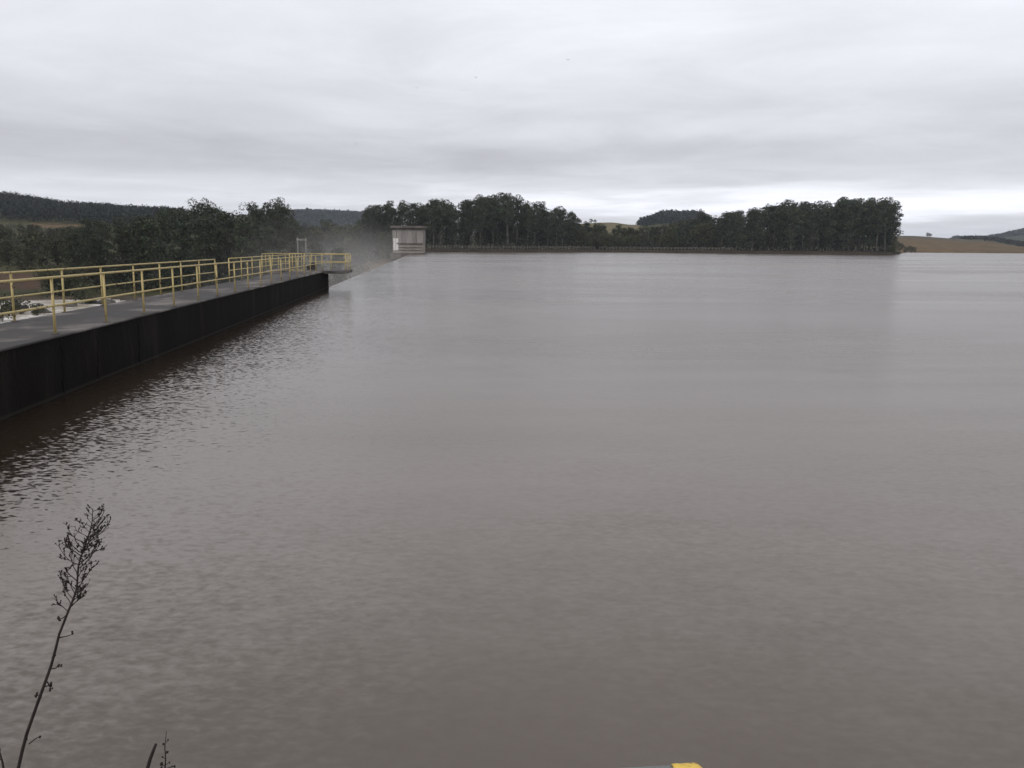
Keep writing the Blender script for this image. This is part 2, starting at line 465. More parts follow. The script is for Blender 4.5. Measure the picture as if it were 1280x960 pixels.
# river below the dam, with white water
def river_mat():
    m, nt, b = new_mat('river_rapids')
    v = coords(nt, 'Object', (1, 1, 1), (0, 0, .25))
    v2 = coords(nt, 'Object', (.35, 1, 1), (0, 0, .1))
    n1 = noise_n(nt, v2, .22, 5, .65, 1.0)
    n2 = noise_n(nt, v, 1.2, 4, .6)
    f = math_n(nt, 'MULTIPLY_ADD', n2.outputs['Fac'], .35, n1.outputs['Fac'])
    r1 = ramp(nt, [(.56, (.24, .20, .15)), (.67, (.38, .33, .27)), (.76, (.80, .78, .74))])
    nt.links.new(f, r1.inputs['Fac']); nt.links.new(r1.outputs['Color'], b.inputs['Base Color'])
    b.inputs['Roughness'].default_value = .45
    bp = nt.nodes.new('ShaderNodeBump'); bp.inputs['Distance'].default_value = .3
    nt.links.new(f, bp.inputs['Height']); nt.links.new(bp.outputs['Normal'], b.inputs['Normal'])
    return m
rb = MB(); rp = []
ZR = -7.6
cxr = sum(p[0] for p in RIVER_XY) / len(RIVER_XY); cyr = sum(p[1] for p in RIVER_XY) / len(RIVER_XY)
for x, y in RIVER_XY:      # a little past the bank, so that the bank cuts the water
    L = math.hypot(x - cxr, y - cyr); rp.append((x + (x - cxr) / L * 2.5, y + (y - cyr) / L * 2.5, ZR))
rb.add(rp, [tuple(range(len(rp) - 1, -1, -1))])
rb.build('river_water', river_mat())['kind'] = 'structure'

# ------------------------------------------------------------------ dam wall, walkway, platform
W = 2.05
wall = thing('dam_wall', 'long dark stained concrete dam wall with a wet grey walkway on top', 'dam wall', dam(20, W / 2, 0))
mb = MB()
ys = np.linspace(-8, Y_END, 60)
def strip(mb, y0, y1, o0, o1, z0, z1):
    a, b, c, d = dam(y0, o0), dam(y1, o0), dam(y1, o1), dam(y0, o1)
    return mb.prism([a, b, c, d], z0, z1)
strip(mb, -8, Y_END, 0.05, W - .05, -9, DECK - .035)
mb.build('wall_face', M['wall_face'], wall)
# walkway: one slab cast in bays, with narrow joints and an uneven chipped edge
y0 = -8.0; k = 0
deck = MB()
def wobble(y, s): return .018 * mnoise.noise(Vector((y * .9, s, 0))) + .012 * mnoise.noise(Vector((y * 3.1, s, 5)))
n = 240; rows = np.linspace(-8, Y_END + .02, n)
vs, fs = [], []
for y in rows:
    zt = DECK + .006 * mnoise.noise(Vector((y * .7, 1, 2)))
    for off, z in ((wobble(y, 0), DECK - .035), (wobble(y, 0), zt - .012), (.02 + wobble(y, 0), zt), (W - .02 + wobble(y, 3), zt), (W + wobble(y, 3), zt - .012), (W + wobble(y, 3), DECK - .035)):
        p = dam(y, off, z); vs.append(p)
for i in range(n - 1):
    for j in range(6):
        j2 = (j + 1) % 6
        fs.append((i * 6 + j, i * 6 + j2, (i + 1) * 6 + j2, (i + 1) * 6 + j))
fs.append((5, 4, 3, 2, 1, 0)); fs.append(tuple((n - 1) * 6 + j for j in range(6)))
deck.add(vs, fs); deck.build('walkway', M['deck'], wall)
# the wide end platform cantilevered over the water
P_Y0, P_Y1 = Y_END - 2.6, Y_END + .9
pr = at_z(437, 338.6, DECK); pr_off = -(side(pr.x, pr.y))     # negative = over the water
mb = MB(); strip(mb, P_Y0, P_Y1, pr_off, W + 1.6, DECK - .13, DECK + .03)
mb.build('platform_slab', M['deck'], wall, bevel=.015)
mb = MB(); strip(mb, Y_END + .004, Y_END + .5, .3, W - .3, -9, DECK - .135)
mb.build('end_pier', M['wall_face'], wall)
# moss tufts along the edge are left to the joints: vertical cracks in the face
mb = MB()
for px in (84, 127, 178):
    q = at_z(px, 527 - .408 * px, 0); y = q.y
    pts = [dam(y + .12 * mnoise.noise(Vector((t * 3, px, 0))), -.0005 + .05, .02 + t * (DECK - .2)) for t in np.linspace(0, 1, 7)]
    mb = MB(); mb.tube(pts, [.010, .012, .008, .010, .006, .007, .004], 5); mb.build('crack', M['crack'], wall)

# spillway crest going on to the gatehouse, with its sloping back
sp = thing('spillway', 'low concrete spillway crest running from the wall end to the gatehouse', 'spillway', dam(120, 2, 0))
mb = MB()
ya, yb = Y_END + .55, HOUSE_AT.y + 3
prof = [(.012, -9), (.012, -.03), (.2, -.16), (.8, -.9), (3.0, -3.2), (8.0, -8.6), (8.0, -9)]
vs = [dam(y, o, z) for y in (ya, yb) for o, z in prof]; k = len(prof)
fs = [tuple(range(k)), tuple(range(2 * k - 1, k - 1, -1))] + [(i, k + i, k + (i + 1) % k, (i + 1) % k) for i in range(k)]
mb.add(vs, fs); mb.build('crest', M['dark_concrete'], sp)
# sheet of water sliding over the crest
m, nt, b = new_mat('falling_water')
v = coords(nt, 'Object', (1, .6, .2)); nz = noise_n(nt, v, .8, 4, .6)
r_ = ramp(nt, [(.35, (.36, .32, .28)), (.65, (.66, .63, .59))]); nt.links.new(nz.outputs['Fac'], r_.inputs['Fac'])
nt.links.new(r_.outputs['Color'], b.inputs['Base Color']); b.inputs['Roughness'].default_value = .35
mb = MB(); prof = [(-.005, .001), (.06, -.012), (.25, -.13), (.85, -.84), (3.05, -3.1), (7.9, -8.4)]
vs = [dam(y, o, z) for y in (ya, yb - 3.5) for o, z in prof]; k = len(prof)
mb.add(vs, [(i, i + 1, k + i + 1, k + i) for i in range(k - 1)])
o = mb.build('overflow_water', m); o['kind'] = 'structure'

# ------------------------------------------------------------------ railings
RH, RM, RR = .97, .49, .0225
def rail_run(name, label, pts, posts, h=RH, cat='railing', group=None, z=DECK):
    """pts: corner points of the run; posts: post points"""
    t = thing(name, label, cat, tuple(posts[len(posts) // 2]), group)
    def lift(p, dz): return Vector((p[0], p[1], z + dz))
    MB().tube([lift(p, h) for p in pts], RR, 8).build('top_rail', M['yellow'], t, True)
    MB().tube([lift(p, RM) for p in pts], RR * .9, 8).build('middle_rail', M['yellow'], t, True)
    for p in posts:
        m_ = MB(); m_.tube([lift(p, .003), lift(p, h - .01)], RR * 1.05, 8)
        q = m_.build('post', M['yellow'], t, True)
        f_ = MB(); f_.box((p[0], p[1], z + .011), (.10, .10, .018), DAM_RZ); f_.build('foot_plate', M['dark_concrete'], q)
    return t
FO, BO = .13, W - .12
def run_pts(y0, y1, off):
    n_ = max(2, int((y1 - y0) / 2))
    return [dam(y0 + (y1 - y0) * i / n_, off, DECK) for i in range(n_ + 1)]
front_y = [-6.9 + 2.1 * i for i in range(5)] + [3.6, 5.7, 7.7, 9.8, 11.9]
def y_from_px(px, off):
    u = (px - 640) / 1087.0
    lo, hi = 4.0, 120.0
    for _ in range(50):
        md = (lo + hi) / 2; p = dam(md, off)
        if p.x / p.y < u: lo = md
        else: hi = md
    return lo
fy = [y_from_px(p, FO) for p in (59, 125, 173.5, 212, 243, 267.5, 290, 306.7)]
step = (fy[-1] - fy[0]) / 7
while fy[-1] + step < P_Y0 - .4: fy.append(fy[-1] + step)
while fy[0] - step > -6: fy.insert(0, fy[0] - step)
rail_run('yellow_railing', 'long yellow pipe railing along the water edge of the walkway', run_pts(fy[0], P_Y0, FO), [dam(y, FO, DECK) for y in fy])
by = [y_from_px(p, BO) for p in (8.5, 73, 122, 163, 196, 223, 246, 266)]
st2 = (by[-1] - by[1]) / 6
while by[0] - st2 > -6: by.insert(0, by[0] - st2)
rail_run('yellow_railing', 'yellow pipe railing on the far edge of the walkway, nearer side of the gap', run_pts(by[0], by[-1], BO), [dam(y, BO, DECK) for y in by])
b2 = [y_from_px(283.5, BO)]
while b2[-1] + st2 < P_Y0 - .2: b2.append(b2[-1] + st2)
b2.append(P_Y0 - .1)
rail_run('yellow_railing', 'short yellow pipe railing on the far walkway edge between the gap and platform', run_pts(b2[0], b2[-1], BO), [dam(y, BO, DECK) for y in b2])
# platform rail: near cantilever edge, outer side, far edge
pa = [dam(P_Y0 + .08, FO - .02), dam(P_Y0 + .08, pr_off + .1), dam(P_Y1 - .08, pr_off + .1), dam(P_Y1 - .08, W + 1.5), dam(P_Y0 + .1, W + 1.5)]
pp = []
for a, b in zip(pa[:-1], pa[1:]):
    n_ = max(1, round((b - a).length / 1.15))
    pp += [a + (b - a) * i / n_ for i in range(n_)]
pp.append(pa[-1])
rail_run('platform_railing', 'yellow railing around the wide platform at the end of the dam wall', pa, [Vector((p.x, p.y, DECK)) for p in pp], z=DECK + .03)
# gate across the way at the back of the platform
gx = P_Y0 - .9
ga, gb = dam(gx, BO - .12), dam(gx, BO - .95)
t = thing('yellow_gate', 'small yellow barred gate standing across the walkway before the platform', 'gate', (ga.x, ga.y, DECK))
fr = MB()
za, zb = DECK + .1, DECK + 1.03
for p, q in (((ga, za), (ga, zb)), ((gb, za), (gb, zb)), ((ga, zb), (gb, zb)), ((ga, za), (gb, za))):
    fr.tube([(p[0].x, p[0].y, p[1]), (q[0].x, q[0].y, q[1])], .024, 8)
fr.build('gate_frame', M['yellow'], t, True)
for i in range(1, 5):
    c = ga.lerp(gb, i / 5); MB().tube([(c.x, c.y, za), (c.x, c.y, zb)], .014, 6).build('bar', M['yellow'], t, True)
MB().tube([(ga.x, ga.y, DECK), (ga.x, ga.y, za + .002)], .03, 8).build('gate_post', M['yellow'], t, True)

# hoist frame on the platform
ZP = DECK + .03
h0 = at_y(373, 330, P_Y1 - .45); h1 = at_y(383, 330, P_Y1 - .45)
t = thing('hoist_frame', 'tall narrow grey steel hoist frame with two posts and a crossbeam on the platform', 'hoist frame', ((h0.x + h1.x) / 2, h0.y, ZP))
HT_ = 1.95
for p in (h0, h1):
    MB().box((p.x, p.y, ZP + HT_ / 2), (.065, .065, HT_)).build('post', M['grey_steel'], t)
MB().box(((h0.x + h1.x) / 2, h0.y - .002, ZP + HT_ - .13), (h1.x - h0.x + .16, .09, .09)).build('crossbeam', M['grey_steel'], t)
for k in (.38, .62):
    xx = h0.x + (h1.x - h0.x) * k
    MB().tube([(xx, h0.y, ZP), (xx, h0.y, ZP + HT_ - .17)], .009, 6).build('lifting_rod', M['grey_steel'], t)
# two dark machines on the platform
for px, w, hh, lab in ((386.3, .2, .26, 'smaller of two dark iron gearboxes on the platform floor'), (392.2, .32, .4, 'larger of two dark iron gearboxes on the platform floor')):
    c = at_y(px, 335, P_Y1 - .9)
    t = thing('gearbox', lab, 'machine', (c.x, c.y, ZP))
    MB().box((c.x, c.y, ZP + hh * .4), (w, .3, hh * .8)).build('housing', M['iron'], t, bevel=.02)
    MB().tube([(c.x, c.y - .11, ZP + hh * .8), (c.x, c.y + .11, ZP + hh * .8)], w * .42, 12).build('drum', M['iron'], t, True)
    MB().tube([(c.x - w * .5, c.y, ZP + hh * .5), (c.x - w * .5 - .06, c.y, ZP + hh * .5)], .04, 8).build('shaft', M['iron'], t, True)

# ------------------------------------------------------------------ gatehouse at the far end of the spillway
g0 = at_z(490.8, 316.9, 0); sc = g0.y * math.cos(PITCH) / F          # metres per photo pixel there
gy = g0.y; GW = 38.0 * sc; GH = 31.5 * sc; GX = g0.x + GW / 2; GD = 8.0
t = thing('gatehouse', 'boxy grey concrete gatehouse with overhanging flat roof and white door beside the spillway', 'gatehouse', (GX, gy + GD / 2, 0))
led = 12.6 * sc
MB().box((GX, gy + GD / 2, (GH + led) / 2 + .0), (GW, GD, GH - led)).build('upper_wall', M['concrete'], t)
MB().box((GX, gy + GD / 2 - .0, led / 2 - 1.5), (GW - .1, GD - .1, led + 3 - .01)).build('lower_wall', M['pale_concrete'], t)
MB().box((GX + 2.6 * sc, gy - .16, led + .0), (GW - 5.4 * sc, .32, .35)).build('ledge', M['dark_concrete'], t)
MB().box((GX, gy + GD / 2, GH + .35), (42.5 * sc, GD + 1.4, .70)).build('roof', M['dark_concrete'], t, bevel=.04)
MB().box((GX, gy + GD / 2, GH - .35), (GW + .12, GD + .12, .68)).build('roof_band', M['dark_concrete'], t)
for k in (-.36, .28):
    MB().box((GX + GW * k, gy - .04, (led + GH) / 2 - .3), (.22, .08, GH - led - 1.1)).build('pilaster', M['dark_concrete'], t)
d_ = MB().box((g0.x + 4.2 * sc, gy - .08, 11.5 * sc), (6.0 * sc, .14, 14.6 * sc)).build('door', M['white_panel'], t)
MB().box((g0.x + 4.2 * sc, gy - .165, 11.5 * sc), (.08, .03, 14 * sc)).build('seam', M['dark_concrete'], d_)
for zz in (4.2, 7.6):
    MB().box((GX + 2.6 * sc, gy - .05, zz * sc), (GW - 6.5 * sc, .1, .28)).build('course', M['dark_concrete'], t)
mb = MB(); mb.box((GX, gy + GD / 2 - .6, -.7), (GW + 1.2, GD + 1.8, 1.9)); mb.build('plinth', M['dark_concrete'], t)

# ------------------------------------------------------------------ bank fence beyond the water
def fence_run(p0, p1, n_, label, rb=True):
    pts = []
    for i in range(n_):
        px = p0 + (p1 - p0) * i / (n_ - 1)
        x, y = on_bearing(px, shore_r(px) + 8.5); pts.append((x, y, terrain(x, y)))
    t = thing('bank_fence', label, 'fence', pts[n_ // 2])
    for p in pts: MB().box((p[0], p[1], p[2] + .55), (.18, .18, 1.7)).build('post', M['fence_post'], t)
    for hgt in (1.25, .72):
        MB().tube([(p[0], p[1] - .17, p[2] + hgt) for p in pts], .055, 5).build('rail', M['fence_post'], t)
    return t
fence_run(533, 742, 58, 'low pale post and rail fence along the bank in front of the middle grove')
fence_run(748, 915, 40, 'low pale post and rail fence along the bank in front of the low bushy trees')

# ------------------------------------------------------------------ trees
def leaf_quads(centres, radii, counts, size, rng, droop=.35):
    vs = []
    for c, r, k in zip(centres, radii, counts):
        d = rng.normal(size=(k, 3)); d /= np.linalg.norm(d, axis=1)[:, None]
        rad = rng.uniform(.35, 1.0, (k, 1)) ** .6
        p = np.asarray(c) + d * rad * np.asarray(r)
        a = rng.normal(size=(k, 3)); a[:, 2] -= droop * 1.5; a /= np.linalg.norm(a, axis=1)[:, None]
        b = np.cross(a, rng.normal(size=(k, 3))); b /= np.linalg.norm(b, axis=1)[:, None]
        L = size * rng.uniform(.7, 1.5, (k, 1)); Wd = size * rng.uniform(.35, .75, (k, 1))
        vs.append(np.stack([p - b * Wd * .5, p + a * L * .5, p + b * Wd * .5, p - a * L * .5], axis=1))
    v = np.concatenate(vs).reshape(-1, 3); q = np.arange(len(v)).reshape(-1, 4)
    return v, q
def make_tree(seed, H, base, spread, nclump, leaf, per, bark, leafm, clump=(1.3, 2.2), top=1.0, trunk_r=None, stems=1):
    """one tapered trunk with limbs; leaf clumps sit at the limb ends"""
    rng = np.random.default_rng(seed); rnd = random.Random(seed)
    tb = MB(); cs, rs, ks = [], [], []
    tr = trunk_r or H * .013
    for s in range(stems):
        lean = Vector((rnd.uniform(-.06, .06), rnd.uniform(-.06, .06), 0)) * H * (1 if stems == 1 else 2.2)
        path = []
        for i in range(9):
            t = i / 8
            path.append(Vector((lean.x * t + .012 * H * math.sin(t * 5 + seed) * t, lean.y * t + .012 * H * math.cos(t * 4 + seed) * t, H * .93 * t - (.6 if i == 0 else 0))))
        tb.tube(path, [tr * (1 - .82 * i / 8) for i in range(9)], 7)
        def on(t):
            k = min(7, int(t * 8)); return path[k].lerp(path[k + 1], t * 8 - k)
        m_ = nclump // stems
        for i in range(m_):
            t = base + (1 - base) * ((i + rnd.random()) / m_) ** .9
            t = min(t, .985)
            q = (t - base) / (1 - base)
            w = spread * (math.sin(math.pi * min(1, .12 + q * .80)) ** .7) * rnd.uniform(.45, 1.15)
            a = rnd.uniform(0, 2 * math.pi)
            p0 = on(max(.1, t - .10)); p2 = on(t) + Vector((math.cos(a) * w, math.sin(a) * w, rnd.uniform(0, .07) * H * top))
            p1 = p0.lerp(p2, .5) + Vector((0, 0, -.012 * H))
            r0 = tr * (1 - .8 * t) * .5
            tb.tube([p0, p1, p2], [r0, r0 * .7, r0 * .3], 5)
            cr = rnd.uniform(*clump)
            cs.append(p2); rs.append((cr * 1.15, cr * 1.15, cr * .72)); ks.append(int(per * rnd.uniform(.6, 1.3)))
    v, q = leaf_quads(cs, rs, ks, leaf, rng)
    return tb.mesh('trunk', bark, True), np_mesh('crown', v, q, leafm)
VAR = {'tall': [], 'dense': [], 'domed': [], 'bushy': [], 'shrub': []}
for i in range(7): VAR['tall'].append(make_tree(10 + i, 24 + i % 3, .42 + .04 * (i % 3), 3.6, 40, .62, 62, M['bark'], M['gum_leaf'], (1.0, 1.9)))
for i in range(6): VAR['dense'].append(make_tree(30 + i, 22 + i % 3, .10, 3.3, 64, .66, 60, M['bark'], M['gum_leaf'], (1.1, 2.0)))
for i in range(4): VAR['domed'].append(make_tree(50 + i, 25, .60, 4.9, 34, .58, 84, M['bark'], M['gum_leaf'], (1.2, 2.1), 1.2))
for i in range(4): VAR['bushy'].append(make_tree(70 + i, 11, .10, 3.4, 36, .55, 64, M['dark_bark'], M['bush_leaf'], (1.1, 1.9), stems=2))
for i in range(4): VAR['shrub'].append(make_tree(90 + i, 4.6, .06, 2.2, 22, .42, 60, M['dark_bark'], M['bush_leaf'], (.8, 1.3), stems=2, trunk_r=.07))
BASE_H = {'tall': 25, 'dense': 23, 'domed': 26.5, 'bushy': 11.6, 'shrub': 5.2}
TREE_NAME = {'tall': 'eucalyptus_tree', 'dense': 'eucalyptus_tree', 'domed': 'eucalyptus_tree', 'bushy': 'bushy_tree', 'shrub': 'shrub'}
trnd = random.Random(5)
def plant(kind, px, dist, height, label, group=None, wide=1.0):
    x, y = on_bearing(px, dist); z = terrain(x, y)
    tm, cm = VAR[kind][trnd.randrange(len(VAR[kind]))]
    t = thing(TREE_NAME[kind], label, 'shrub' if kind == 'shrub' else 'tree', (x, y, z), group)
    s = height / BASE_H[kind]; t.scale = (s * wide, s * wide, s); t.rotation_euler.z = trnd.uniform(0, 6.28)
    link('trunk', tm, t); link('crown', cm, t)
    return t
def height_to(px, dist, py):
    """height of a tree at that bearing and distance whose top reaches the photo row"""
    x, y = on_bearing(px, dist)
    return at_y(px, py, y).z - terrain(x, y)
def grove(prof, p0, p1, spacing, dist, kinds, label, group, drop=0, jit=4, wide=1.0, dj=6, hj=(.89, 1.03)):
    xs = [p for p, _ in prof]; yt = [q for _, q in prof]
    px = p0
    while px <= p1:
        pj = px + trnd.uniform(-jit, jit)
        dd = (dist(pj) if callable(dist) else dist) + trnd.uniform(-dj, dj)
        h = height_to(pj, dd, float(np.interp(pj, xs, yt)) + drop) * trnd.uniform(*hj)
        plant(trnd.choice(kinds), pj, dd, max(h, 3), label, group, wide)
        px += spacing * trnd.uniform(.8, 1.2)
# left grove, below the dam
LP = [(95, 268), (150, 262), (190, 258), (215, 252), (258, 249), (285, 256), (310, 254), (350, 250), (372, 262), (400, 276), (440, 278)]
grove(LP, 108, 365, 24, 250, ['dense', 'tall'], 'tall eucalyptus at the back of the grove below the dam, only its crown showing', 'back row of the grove below the dam', 3)
grove(LP, 100, 372, 27, 222, ['dense', 'tall'], 'eucalyptus in the middle of the dense grove below the dam', 'middle row of the grove below the dam', 10)
grove(LP, 92, 440, 27, 196, ['dense'], 'leafy eucalyptus at the near edge of the grove below the dam', 'near row of the grove below the dam', 24, hj=(.85, 1.05))
for px, py, lab in ((256, 244, 'eucalyptus with a rounded crown rising above the grove below the dam, nearest the forested hill'),
                    (313, 249, 'eucalyptus with an open crown rising between two taller neighbours behind the walkway gap'),
                    (350, 243, 'tallest domed eucalyptus of the grove below the dam, beside the distant blue hill')):
    plant('domed', px, 236, height_to(px, 236, py), lab, None, .95)
grove([(370, 280), (440, 277)], 372, 448, 11, 300, ['dense', 'bushy'], 'olive green tree below the distant blue hill, behind the platform', 'trees behind the platform')
# middle grove, behind the gatehouse and the bank
MP = [(440, 284), (455, 262), (462, 255), (480, 254), (500, 250), (525, 252), (545, 247), (570, 251), (600, 243), (640, 243), (665, 252), (690, 258), (712, 262), (724, 272)]
SD = lambda e: (lambda px: shore_r(max(px, 530)) + e)
grove(MP, 450, 718, 9.5, SD(54), ['dense'], 'eucalyptus at the back of the middle grove, only its crown showing', 'back row of the middle grove', 2, hj=(.95, 1.03))
grove(MP, 446, 722, 12, SD(36), ['dense', 'tall'], 'eucalyptus inside the middle grove, behind its outer trunks', 'inner row of the middle grove', 6)
grove(MP, 538, 724, 15, SD(19), ['tall'], 'eucalyptus with bare pale trunk along the fenced bank of the middle grove', 'bank row of the middle grove', 9)
for px, py, lab in ((602, 243, 'eucalyptus with a thin twisted crown next to the highest tree of the middle grove'),
                    (632, 240, 'highest eucalyptus of the middle grove, with a broad domed crown'),
                    (551, 246, 'eucalyptus with a small round crown just beyond the gatehouse roof'),
                    (662, 250, 'eucalyptus with a small tufted crown where the middle grove starts to drop'),
                    (462, 254, 'eucalyptus with a ragged top at the edge of the grove, beside the blue hill'),
                    (694, 257, 'open crowned eucalyptus near the low end of the middle grove'),
                    (712, 262, 'last eucalyptus of the middle grove, next to the grassy ridge')):
    plant('domed', px, SD(27)(px), height_to(px, SD(27)(px), py), lab, None, .78)
grove([(436, 290), (500, 284)], 446, 492, 13, SD(-14), ['dense', 'bushy'], 'dark bushy tree half hidden in spray beside the gatehouse', 'trees behind the spray', 0, 2)
# low bushy trees between the groves
BP = [(722, 273), (745, 278), (780, 281), (815, 281), (835, 277), (860, 270), (890, 267)]
grove(BP, 726, 850, 7.5, SD(46), ['bushy', 'dense'], 'low bushy tree at the back of the gap between the two groves', 'back row of low trees between the groves', 1)
grove(BP, 726, 850, 9, SD(22), ['bushy'], 'low bushy tree near the fence between the two groves', 'front row of low trees between the groves', 9, hj=(.75, 1.05))
# right grove on the point
RP = [(838, 279), (860, 270), (900, 264), (930, 258), (960, 252), (985, 249), (1010, 250), (1022, 255), (1036, 246), (1060, 245), (1085, 246), (1105, 248), (1118, 254)]
grove(RP, 850, 1108, 8.5, SD(50), ['dense'], 'eucalyptus at the back of the wooded point, only its crown showing', 'back row of the wooded point', 1, 3)
grove(RP, 845, 1108, 10.5, SD(32), ['dense', 'tall'], 'eucalyptus inside the wooded point behind its front trunks', 'inner row of the wooded point', 5, 3)
grove(RP, 900, 1108, 12, SD(14), ['tall', 'dense', 'dense'], 'eucalyptus with pale trunk along the waterside of the wooded point', 'waterside row of the wooded point', 7, 3)
grove(RP, 842, 900, 13, SD(17), ['dense', 'bushy'], 'rounded mid green tree where the wooded point meets the low trees', 'rounded trees at the start of the wooded point', 8, 3)
plant('dense', 1113, SD(15)(1113), height_to(1113, SD(15)(1113), 254), 'outermost eucalyptus of the wooded point, leaning its leafy crown over the water', None, 1.0)
plant('dense', 1107, SD(24)(1107), height_to(1107, SD(24)(1107), 249), 'broad eucalyptus just inside the tip of the wooded point', None, 1.1)
plant('domed', 985, SD(24)(985), height_to(985, SD(24)(985), 247), 'eucalyptus with a domed top standing above the left half of the wooded point'.replace('left half', 'nearer half'), None, .85)
for px, h_ in ((1112, 3.5), (1117, 3.0)):
    plant('shrub', px, SD(7)(px), h_, 'low dark shrub at the waterline on the tip of the wooded point', 'shrubs on the tip of the point', 1.2)
# slope left of the grove: bushes and small trees
srnd = random.Random(11)
for (d0, n_, p0, p1, h0_, h1_, kd, lab, grp) in (
        (180, 5, 52, 118, 4.0, 6.0, 'bushy', 'bushy tree on the far river bank behind the walkway railing', 'bushes along the far river bank'),
        (255, 8, -30, 112, 6.0, 9.5, 'bushy', 'rounded olive tree low on the slope beyond the river', 'trees low on the slope'),
        (310, 9, -30, 118, 6.0, 9.5, 'bushy', 'rounded tree halfway up the slope beyond the river', 'trees halfway up the slope'),
        (395, 9, -30, 122, 4.0, 7.5, 'bushy', 'small tree high on the slope below the brown field', 'trees high on the slope'),
        (490, 9, -20, 135, 3.0, 5.5, 'bushy', 'small tree scattered just below the brown field', 'trees below the brown field')):
    for i in range(n_):
        px = p0 + (p1 - p0) * (i + srnd.uniform(.1, .9)) / n_
        plant(kd, px, d0 + srnd.uniform(-22, 22), srnd.uniform(h0_, h1_), lab, grp, 1.25)
for px, py, w_ in ((3, 402, 1.5), (26, 392, 1.1), (47, 394, .9)):
    q = at_z(px, py, ZR); d_ = math.hypot(q.x, q.y)
    t = plant('shrub', px, d_, 2.2 * w_, 'small dark shrub standing in the shallow rapids beside the walkway', 'shrubs in the rapids', 1.0)
    t.location = (q.x, q.y, ZR - .1)
for k_, (px, py, s_) in enumerate(((24, 389, 1.0), (52, 391, .8), (88, 383, .7), (132, 380, .9), (116, 379, .6))):
    q = at_z(px, py, ZR)
    tag(MB().blob((q.x, q.y, ZR + .1), s_ * 1.3, k_ * 3.3, 2, .5, (1.4, 1, .6)).build('river_rock', M['rock'], None, loc=(q.x, q.y, ZR)),
        'dark wet boulder among the white rapids', 'rock', 'boulders in the rapids')
# field trees on the far right shore
for px, d_, h_ in ((1124, 770, 7), (1131, 775, 5), (1137, 782, 5.5), (1142, 785, 4.5)):
    plant('bushy', px, d_, h_, 'dark tree on the far shore beside the brown field, just past the point', 'trees on the far shore', 1.3)
for px, d_, h_ in ((1157, 1395, 6), (1160, 1395, 5), (737, 985, 5), (742, 985, 4)):
    right = px > 1000
    plant('bushy', px, d_, h_, 'tiny tree on the crest of the brown field' if right else 'tiny dark tree on the grassy ridge between the groves',
          'trees on the field crest' if right else 'trees on the grassy ridge', 1.4)

# undergrowth below the groves, forests on the hills: nobody could count these
def scatter(name, items, size, mat, per):
    rng = np.random.default_rng(len(items))
    v, q = leaf_quads([c for c, _ in items], [r for _, r in items], [per] * len(items), size, rng, .1)
    link(name, np_mesh(name, v, q, mat))['kind'] = 'stuff'
items = []
for i in range(1300):
    px = srnd.uniform(528, 1114); e_ = srnd.uniform(13, 60)
    x, y = on_bearing(px, shore_r(px) + e_); h_ = srnd.uniform(1.4, 2.6) + e_ * (.15 if px < 722 or px > 855 else .03)
    items.append(((x, y, terrain(x, y) + h_ * .6), (2.6, 2.6, h_)))
scatter('undergrowth', items, .8, M['under_leaf'], 26)
items = []
for i in range(700):
    px = srnd.uniform(100, 500); d_ = srnd.uniform(188, 262) if px < 440 else srnd.uniform(280, 400)
    if side(*on_bearing(px, d_)) > -14: continue
    x, y = on_bearing(px, d_); h_ = srnd.uniform(1.6, 3.8)
    items.append(((x, y, terrain(x, y) + h_ * .6), (2.8, 2.8, h_)))
scatter('undergrowth', items, .6, M['under_leaf'], 34)
items = []
for i in range(560):        # low scrub on the slope beyond the river
    px = srnd.uniform(-60, 150); d_ = srnd.uniform(172, 585)
    x, y = on_bearing(px, d_); h_ = srnd.uniform(.7, 2.0) * (1 if d_ < 300 else 1.4)
    if px < 52 and 180 < d_ < 232: continue
    items.append(((x, y, terrain(x, y) + h_ * .5), (2.6, 2.6, h_)))
scatter('scrub_vegetation', items, .6, M['bush_leaf'], 26)
def wood(region, n_, hgt, wid, size, per):
    items = []
    for i in range(n_):
        px, d_ = region(srnd)
        x, y = on_bearing(px, d_); h_ = hgt * srnd.uniform(.8, 1.2); w_ = wid * srnd.uniform(.8, 1.2)
        items.append(((x, y, terrain(x, y) + h_ * .5), (w_, w_, h_ * .5)))
    scatter('forest', items, size, M['wood_leaf'], per)
wood(lambda r_: (r_.uniform(-420, 330), r_.uniform(735, 1060)), 7000, 9.5, 3.2, 1.6, 26)
wood(lambda r_: (r_.uniform(340, 480), r_.uniform(2100, 2680)), 1300, 13, 8, 6.0, 16)
wood(lambda r_: (r_.uniform(340, 480), r_.uniform(900, 2100)), 1500, 11, 6, 4.0, 16)
wood(lambda r_: (r_.uniform(797, 885), r_.uniform(1180, 1430)), 700, 11, 5, 3.0, 18)
wood(lambda r_: (r_.uniform(1190, 1330), r_.uniform(2900, 3600)), 700, 13, 12, 8.0, 14)
def band(r_):
    px = r_.uniform(1200, 1320); d_ = 1440 + (px - 1200) * -1.9 + r_.uniform(-60, 60) * min(1, (px - 1195) / 30) + r_.uniform(0, 220); return px, d_
wood(band, 330, 5.0, 5, 2.6, 16)

